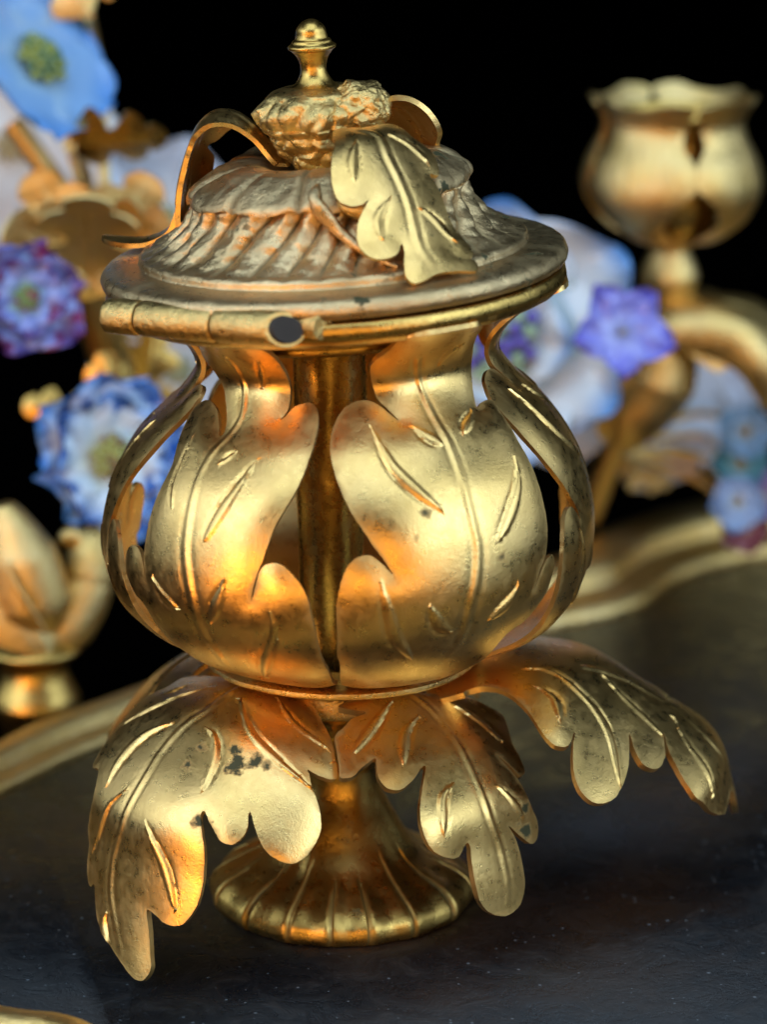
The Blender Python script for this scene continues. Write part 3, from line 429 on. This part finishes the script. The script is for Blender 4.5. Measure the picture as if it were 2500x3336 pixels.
mesh_obj('hinge_pin', *barrel(-.005, .968, .185, 1), SOOT, hinge)
mesh_obj('hinge_leaf', *tube([tuple(HA+HD*.98+Vector((.12, .36, .0))), tuple(HA+HD*1.03+Vector((.14, .34, .0))), tuple(HA+HD*1.12+Vector((.06, .34, -.01)))], [.2, .2, .17], 16, 6), CAST, hinge)
# ------------------------------------------------------------------ porcelain flowers
def lerp(a, b, t): return np.asarray(a)*(1-t)+np.asarray(b)*t
def flower(name, label, loc, normal, R, layers, c_in, c_mid, c_tip, cup=.35, ruffle=.05, roll=0., width=.62, centre=((.35, .4, .1), (.5, .4, .05)), cr=.22, stem=None, spots=None, back=None, sd=1, group='painted porcelain flowers', cat='porcelain flower', tipw=1.6):
    r = random.Random(sd); root = empty(name, loc, label, cat, group)
    root.rotation_euler = Vector(normal).to_track_quat('Z', 'Y').to_euler()
    for li, (n, scale, lift) in enumerate(layers):
        for k in range(n):
            a = 2*math.pi*(k+.5*(li % 2))/n+roll+r.uniform(-.07, .07); ns, nq = 16, 15; V = []; C = []
            rr = R*scale*r.uniform(.93, 1.07); ph = r.uniform(0, 6)
            for side in (0, 1):
                for i in range(ns):
                    s = i/(ns-1)
                    for j in range(nq):
                        q = 2*j/(nq-1)-1; w = width*rr*math.sin(math.pi*min(.985, .06+.9*s**.8))**.55
                        x = rr*(.08+.92*s)*(1-.10*q*q*s); y = w*q
                        z = lift*R+cup*rr*s**1.6-.25*cup*rr*s**4+.18*rr*q*q*s*(.4+cup)+ruffle*rr*s*s*math.sin(ph+q*5.2)+ruffle*.5*rr*s*math.sin(ph*2+s*9+q*3)
                        if side: z -= .045*R*(1-.6*max(s, abs(q))**4)
                        V.append((x*math.cos(a)-y*math.sin(a), x*math.sin(a)+y*math.cos(a), z))
                        e = max(s**tipw, abs(q)**3*.9*s); c = lerp(c_in, c_mid, min(1, s*2.2)); c = lerp(c, c_tip, max(0, min(1, (e-.45)/.5)))
                        if spots is not None and e > .5 and noise.noise((V[-1][0]*4/R, V[-1][1]*4/R, k*3)) > .15: c = np.asarray(spots)
                        C.append(c)
            F = []; m = ns*nq
            for i in range(ns-1):
                for j in range(nq-1):
                    q = i*nq+j; F.append((q, q+nq, q+nq+1, q+1)); F.append((q+m, q+1+m, q+nq+1+m, q+nq+m))
            B = [j for j in range(nq)]+[i*nq+nq-1 for i in range(1, ns)]+[(ns-1)*nq+j for j in range(nq-2, -1, -1)]+[i*nq for i in range(ns-2, 0, -1)]
            for u, v in zip(B, B[1:]+B[:1]): F.append((u, v, v+m, u+m))
            mesh_obj('petal', V, F, PORC, root, 0, paint=np.array(C))
    parts = []; C = []
    for i in range(34):
        a = i*2.4; rad = cr*R*math.sqrt(i/34); bm = bmesh.new(); bmesh.ops.create_icosphere(bm, subdivisions=1, radius=cr*R*.2)
        h = .1*R+layers[-1][2]*R+.12*R*(1-(i/34)); V = [(v.co.x+rad*math.cos(a), v.co.y+rad*math.sin(a), v.co.z+h) for v in bm.verts]; parts.append((V, [[v.index for v in f.verts] for f in bm.faces])); C += [centre[0] if r.random() < .6 else centre[1]]*len(V); bm.free()
    V, F = join(parts); mesh_obj('flower_centre', V, F, PORC, root, 0, paint=np.array(C))
    if stem is not None:
        M = Matrix.LocRotScale(Vector(loc), root.rotation_euler, None).inverted()
        V, F = tube([tuple(M @ Vector(p)) for p in [loc]+stem], [.07*max(1, R*.7), .08], 10, 6); mesh_obj('stem', V, F, BLUR, root, 0)
    return root
A = {k: Vector(v) for k, v in DATA['at'].items()}
def down(p, *_):
    """a wire stem from behind a flower back to the nearest bunch of branches"""
    q = A['join_l'] if p.x < 0 and p.z > 2 else A['join_r']
    return [tuple(p*.75+q*.25+Vector((0, 1.2, .2))), tuple(p*.3+q*.7+Vector((0, .9, .1))), tuple(q)]
WHITE = (.78, .76, .74); LAV = (.62, .64, .74)
flower('blue_flower', 'large pale blue porcelain flower with a yellow green centre at the upper left', A['big_blue'], (.62, -.45, .6), 1.62, [(5, 1., 0)], (.42, .55, .62), (.25, .43, .72), (.1, .3, .72), .12, .04, .5, .66, ((.3, .33, .06), (.12, .2, .08)), .3, down(A['big_blue'], -.3), sd=3)
flower('purple_carnation', 'ruffled purple and mauve porcelain carnation at the left edge beside the lid', A['carnation'], (.35, -.85, .25), 1.1, [(6, 1., 0), (5, .66, .15)], (.3, .5, .42), (.22, .27, .62), (.13, .05, .3), .3, .15, .2, .55, ((.2, .3, .08), (.3, .05, .1)), .2, down(A['carnation'], -.3), spots=(.2, .03, .12), sd=4)
flower('blue_carnation', 'ruffled white carnation edged in strong blue to the left of the bowl', A['ruffle'], (.5, -.82, .2), 1.5, [(8, 1., 0), (7, .8, .12)], (.78, .78, .55), (.66, .76, .88), (.06, .24, .68), .22, .12, .1, .5, ((.4, .4, .1), (.25, .16, .06)), .26, down(A['ruffle'], -.2), spots=(.02, .1, .4), sd=5)
flower('blue_flower', 'big cupped porcelain flower with a blue tipped petal rising behind the lid', A['lid_blue'], (-.1, -.93, .2), 2.75, [(6, 1., 0), (5, .55, .12)], (.42, .6, .4), (.66, .7, .74), (.06, .25, .62), .3, .09, .52, .55, ((.36, .5, .3), (.14, .1, .45)), .3, down(A['lid_blue'], .4), sd=6, tipw=2.6)
flower('violet_flower', 'small violet blue porcelain flower in front of the gilt candle holder', A['violet'], (.1, -.9, .35), .95, [(5, 1., 0)], (.3, .32, .62), (.24, .24, .68), (.16, .13, .6), .25, .14, .9, .44, ((.3, .3, .6), (.4, .4, .2)), .12, down(A['violet'], .3), sd=7)
flower('white_flower', 'large white porcelain flower low down behind the candle holder stem', A['white_r'], (-.1, -.9, .35), 2.0, [(6, 1., 0), (5, .7, .12)], (.6, .6, .62), LAV, (.66, .68, .78), .2, .05, .3, .6, ((.4, .3, .1), (.5, .5, .4)), .15, down(A['white_r'], .3), sd=8)
flower('white_flower', 'white porcelain flower between the bowl and the violet flower', A['white_m'], (-.2, -.85, .45), 1.5, [(6, 1., 0)], (.5, .46, .4), LAV, WHITE, .25, .05, .7, .6, ((.3, .2, .08), (.5, .4, .2)), .15, down(A['white_m'], .2), sd=9)
flower('white_flower', 'white porcelain flower half hidden under the pale blue flower', A['white_l'], (.3, -.85, .3), 2.1, [(6, 1., 0)], WHITE, (.66, .6, .58), (.75, .68, .66), .25, .05, .2, .6, ((.5, .4, .2), (.5, .4, .2)), .15, down(A['white_l'], -.2), sd=10)
flower('white_flower', 'lavender white porcelain flower seen between the lid leaf and the gilt calyx', A['white_ll'], (.1, -.9, .2), 1.6, [(6, 1., 0)], WHITE, LAV, (.66, .64, .72), .25, .05, .2, .6, ((.4, .4, .2), (.5, .4, .2)), .15, down(A['white_ll'], .2), sd=11)
flower('white_flower', 'lavender white porcelain flower behind the left shoulder of the bowl', A['white_lm'], (.1, -.9, .2), 1.9, [(6, 1., 0)], WHITE, LAV, (.66, .66, .76), .25, .05, .5, .6, ((.4, .4, .2), (.5, .4, .2)), .15, down(A['white_lm'], .2), sd=12)
for k, (key, lab, ci, cm, ct) in enumerate((('m0', 'small sky blue porcelain flower topmost of the chain at the right edge', (.35, .5, .6), (.25, .42, .66), (.12, .3, .5)), ('m1', 'small teal porcelain flower second from the top of the chain at the right edge', (.3, .45, .4), (.1, .3, .36), (.06, .2, .3)), ('m2', 'small pale blue porcelain flower third from the top of the chain at the right edge', (.5, .6, .7), (.35, .45, .68), (.1, .22, .45)), ('m3', 'dark red porcelain bud at the bottom of the chain at the right edge', (.3, .05, .05), (.22, .04, .05), (.12, .02, .03)), ('m4', 'purple porcelain flower lying outermost at the right edge', (.4, .3, .5), (.25, .15, .35), (.15, .06, .22)))):
    flower('small_flower', lab, A[key], (.1*k-.1, -.85, .3), .58, [(5, 1., 0), (4, .6, .15)], ci, cm, ct, .3, .1, .4*k, .62, ((.4, .35, .1), (.3, .1, .1)), .2, down(A[key], -.1), sd=20+k, group='small painted flowers at the right edge')
# ------------------------------------------------------------------ gilt leaf work in the background
def oak(L, w, lobes=3):
    r = [(.12*w, 0)]
    for i in range(lobes):
        a = (i+.15)/lobes*L*.8; b = (i+.55)/lobes*L*.8; c = (i+.95)/lobes*L*.8; k = w*(.75+.35*math.sin(math.pi*(i+.7)/lobes)); r += [(k*.5, a+.02), (k, b), (k*.8, c-.05), (k*.45, c+.02)]
    r += [(w*.5, L*.86), (w*.3, L*.97), (0, L)]
    return r+[(-a, b) for a, b in r[::-1][1:]]
class Bent:
    """a leaf surface: from p along direction d with normal n, bending down by c over its length and hollowed by k"""
    sgn = 1
    def __init__(s, p, d, n, bend=.3, hol=2.): s.p = np.array(p); s.d = np.array(Vector(d).normalized()); s.s = np.array(Vector(d).cross(Vector(n)).normalized()); s.n = np.cross(s.s, s.d); s.b = bend; s.h = hol
    def __call__(s, u, v):
        u = np.asarray(u, float); v = np.asarray(v, float); R = 1/s.b
        return s.p+u[..., None]*s.s+(R*np.sin(v/R))[..., None]*s.d-(R*(1-np.cos(v/R))+u*u/(2*s.h))[..., None]*s.n
def gilt_leaf(label, p, d, n, L, w, bend=.3, lobes=3, stem=None, sd=0, group='gilt leaves among the flowers', mat=None):
    root = empty('gilt_leaf', p, label, 'gilt leaf', group)
    V, F = leaf(Bent((0, 0, 0), d, n, bend), oak(L, w, lobes), [([(0, .05), (0, L*.95)], 'm')], .08, .14, sd=sd)
    mesh_obj('blade', V, F, mat or BLUR, root)
    if stem: V, F = tube([(0, 0, 0)]+[tuple(Vector(q)-Vector(p)) for q in stem], [.12, .1], 10); mesh_obj('stalk', V, F, BLUR, root)
    return root
gilt_leaf('shade toned gilt lobed leaf pointing right under the pale blue flower', A['leaf1'], (1, -.1, -.02), (-.1, -.75, -.65), 1.75, .75, .15, 2, down(A['leaf1'], -.4), 31, mat=DEEP)  # darker gilding puts the shade of the downturned leaf into its colour
gilt_leaf('gilt leaf pointing left under the purple carnation', A['leaf2'], (-1, -.1, .25), (-.1, -.9, .3), 1.35, .45, .2, 2, down(A['leaf2'], .3), 32, mat=DEEP)
gilt_leaf('short upright gilt leaf above the blue edged carnation', A['leaf3'], (-.1, 0, 1), (0, -1, .1), .95, .42, .2, 1, down(A['leaf3'], .2), 33, mat=DEEP)
gilt_leaf('broad upright gilt leaf behind the left shoulder of the bowl', A['leaf4'], (.2, 0, 1), (0, -1, .1), 1.7, .62, .15, 2, down(A['leaf4'], .2), 34, mat=DEEP)
gilt_leaf('tip of a gilt leaf hanging in from the top edge', A['leaf5'], (.0, 0, -1), (0, -1, .1), .62, .22, .1, 1, [tuple(A['leaf5']+Vector((0, .4, 1.))), tuple(A['leaf6']+Vector((.3, .2, 1.2))), tuple(A['leaf6'])], 35)
gilt_leaf('gilt leaf at the top edge above the pale blue flower', A['leaf6'], (-.6, 0, .8), (0, -1, .2), 1.6, .6, .2, 2, down(A['leaf6'], -.6, 3.), 36)
gilt_leaf('small white and gilt leaf with a green tinge below the white flower', A['leaf7'], (.9, -.1, -.2), (0, -.7, .7), 1.0, .4, .2, 2, down(A['leaf7'], .2), 37)
def cup_petals(parent, prof, cx, cy, z0, n, rref, gap, off, mat, sd):
    S = lambda o: Rev([(r, z) for r, z in prof], cx=cx, cy=cy, rref=rref, off=o); s0 = S(0); L = s0.vlen; w = math.pi*rref/n
    o = [(-.5*w, .1), (.5*w, .1), (.6*w, L*.14), (.5*w, L*.3), (.66*w, L*.43), (.97*w, L*.54), (1.03*w, L*.62), (.93*w, L*.7), (.8*w, L*.77), (.9*w, L*.88), (.98*w, L*.95), (.6*w, L*.985), (.2*w, L*.95)]
    o = o+[(-a, b) for a, b in o[::-1]]
    for k in range(n):
        du = off+2*w*k; V, F = leaf(S(.03*(k % 2)), [(a+du, b) for a, b in o], [([(du, .2), (du, L*.95)], 'm')], .07, .14, sd=sd+k); mesh_obj('cup_petal', V, F, mat, parent)
# candle holder on the right
B = A['candle']; ch = empty('candle_holder', (B.x, B.y, -.1), 'gilt candle holder with a tulip shaped leaf cup behind the pot on the right', 'candle holder')
def loc(VF, o): return [(x-o[0], y-o[1], z-o[2]) for x, y, z in VF[0]], VF[1]
co = (B.x, B.y, -.1)
cup_petals(ch, [(.35, 7.15+.1), (.85, 7.27+.1), (1.4, 7.65+.1), (1.66, 8.2+.1), (1.58, 8.75+.1), (1.34, 9.25+.1), (1.32, 9.55+.1), (1.62, 9.95+.1)], 0, 0, 0, 4, 1.6, .6, -.92, BLUR, 41)
mesh_obj('cup_lining', *lathe([(.2, 7.36), (.7, 7.5), (.95, 8.0), (1.0, 8.6), (1.0, 9.3), (1.2, 9.7), (1.15, 9.68), (.95, 9.2), (.4, 8.2), (0, 8.2)], 64, None, 5), DEEP, ch)
mesh_obj('knop', *lathe([(.3, 5.6), (.38, 6.1), (.42, 6.2), (.54, 6.5), (.56, 6.68), (.46, 6.95), (.39, 7.1), (.42, 7.25), (.6, 7.4)], 64, None, 6), BLUR, ch)
def arm(name, px, rad, mat=BLUR, fl=1.): mesh_obj(name, *loc(tube([tuple(A[k]) for k in px], rad, 24, 8, fl), co), mat, ch)
arm('arm', ['a0', 'a1', 'a2', 'a3', 'a4', 'a5', 'a6'], [.4, .55, .6, .55, .42, .3, .1])
V, F = leaf(Bent(tuple(A['a0']+Vector((-.3, -.35, .1))-Vector(co)), (1, -.1, .5), (-.35, -.5, 1), .45, .9), oak(3.7, 1.15, 2), [([(0, .1), (0, 3.3)], 'm')], .08, .14, sd=81); mesh_obj('arm_leaf', V, F, BLUR, ch)
V, F = leaf(Bent(tuple(A['a0']+Vector((.1, -.75, .05))-Vector(co)), (-.32, -.05, -1), (.25, -1, .1), .22, 1.1), oak(2.9, .85, 2), [([(0, .1), (0, 2.7)], 'm')], .08, .14, sd=82); mesh_obj('arm_leaf', V, F, BLUR, ch)
arm('stem', ['s0', 's1', 's2', 's3', 's4'], [.45, .72, .8, .62, .3])
arm('stem', ['s5', 's6', 's7'], [.2, .24, .3])
# calyx of broad leaves at the left; its branch runs down behind the bowl
B = A['calyx']; cx = empty('gilt_calyx', (B.x, B.y, B.z), 'pale gilt calyx of broad curling leaves behind the left end of the lid', 'calyx', None)
for q, (d, nn, L, w, bend) in enumerate((((-.8, -.25, .6), (-.2, -.9, .5), 2.1, .85, -.3), ((.85, -.2, .62), (.2, -.9, .45), 2.2, .9, -.25), ((.05, -.3, 1), (0, -1, .2), 2.1, .95, -.3), ((.5, .3, .8), (0, -1, .2), 2.2, .8, -.2), ((-.5, .3, .9), (0, -1, .2), 2.2, .8, -.2))):
    V, F = leaf(Bent((0, 0, 0), d, nn, bend, -1.6), oak(L, w, 2), [([(0, .1), (0, L*.95)], 'm')], .08, .14, sd=60+q); mesh_obj('blade', V, F, BLUR, cx)
ca = [tuple(A[q]-B) for q in ('k0', 'k1', 'k2', 'k3', 'k4', 'k5')]
mesh_obj('stalk', *tube(ca+[(ca[-1][0], ca[-1][1]+.3, -.5-B.z)], [.5, .42, .4, .36, .34, .34, .34], 16, 6), BLUR, cx)
rod = empty('gilt_rod', A['rod0'], 'thick gilt stem rod slanting down under the pale blue flower', 'stem')
mesh_obj('shaft', *tube([tuple(A[q]-A['rod0']) for q in ('rod0', 'rod1', 'rod2')], [.22, .22, .2], 16, 4), BLUR, rod)
# scrolled branch standing on the rim at the left
B = A['scroll']; sc = empty('scroll_branch', (B.x, B.y, .05), 'gilt scrolled leaf branch standing on the tray rim at the left edge', 'ornament')
so = (B.x, B.y, .05)
mesh_obj('base', *lathe([(.6, -.4), (.78, .0), (.78, .2), (.62, .55), (.6, .8), (.8, 1.0), (.85, 1.1), (.6, 1.3)], 48, None, 5), DEEP, sc)
mesh_obj('leaf_bulb', *loc(tube([tuple(A[q]) for q in ('b0', 'b1', 'b2', 'b3')], [.25, .8, .72, .2], 24, 8, .9), so), BLUR, sc)
mesh_obj('arm', *loc(tube([tuple(A[q]) for q in ('c0', 'c1', 'c2', 'c3', 'c4')], [.5, .52, .48, .42, .3], 24, 8), so), BLUR, sc)
mesh_obj('curl', *loc(tube([tuple(A[q]) for q in ('c3', 'c5', 'c6')], [.3, .22, .1], 16, 8), so), BLUR, sc)
V, F = leaf(Bent(tuple(A['v2']-B+Vector((0, -.5, -.05))), tuple(A['v0']-A['v2']+Vector((0, -.2, 0))), (.35, -.85, .4), .28, 1.1), oak(2.3, .8, 1), [([(0, .1), (0, 2.2)], 'm')], .07, .14, sd=71); mesh_obj('blade', V, F, BLUR, sc)
mesh_obj('vein', *loc(tube([tuple(A[q]+Vector((0, -.78, 0))) for q in ('v0', 'v1', 'v2')], [.03, .07, .03], 10, 8), so), BLUR, sc)
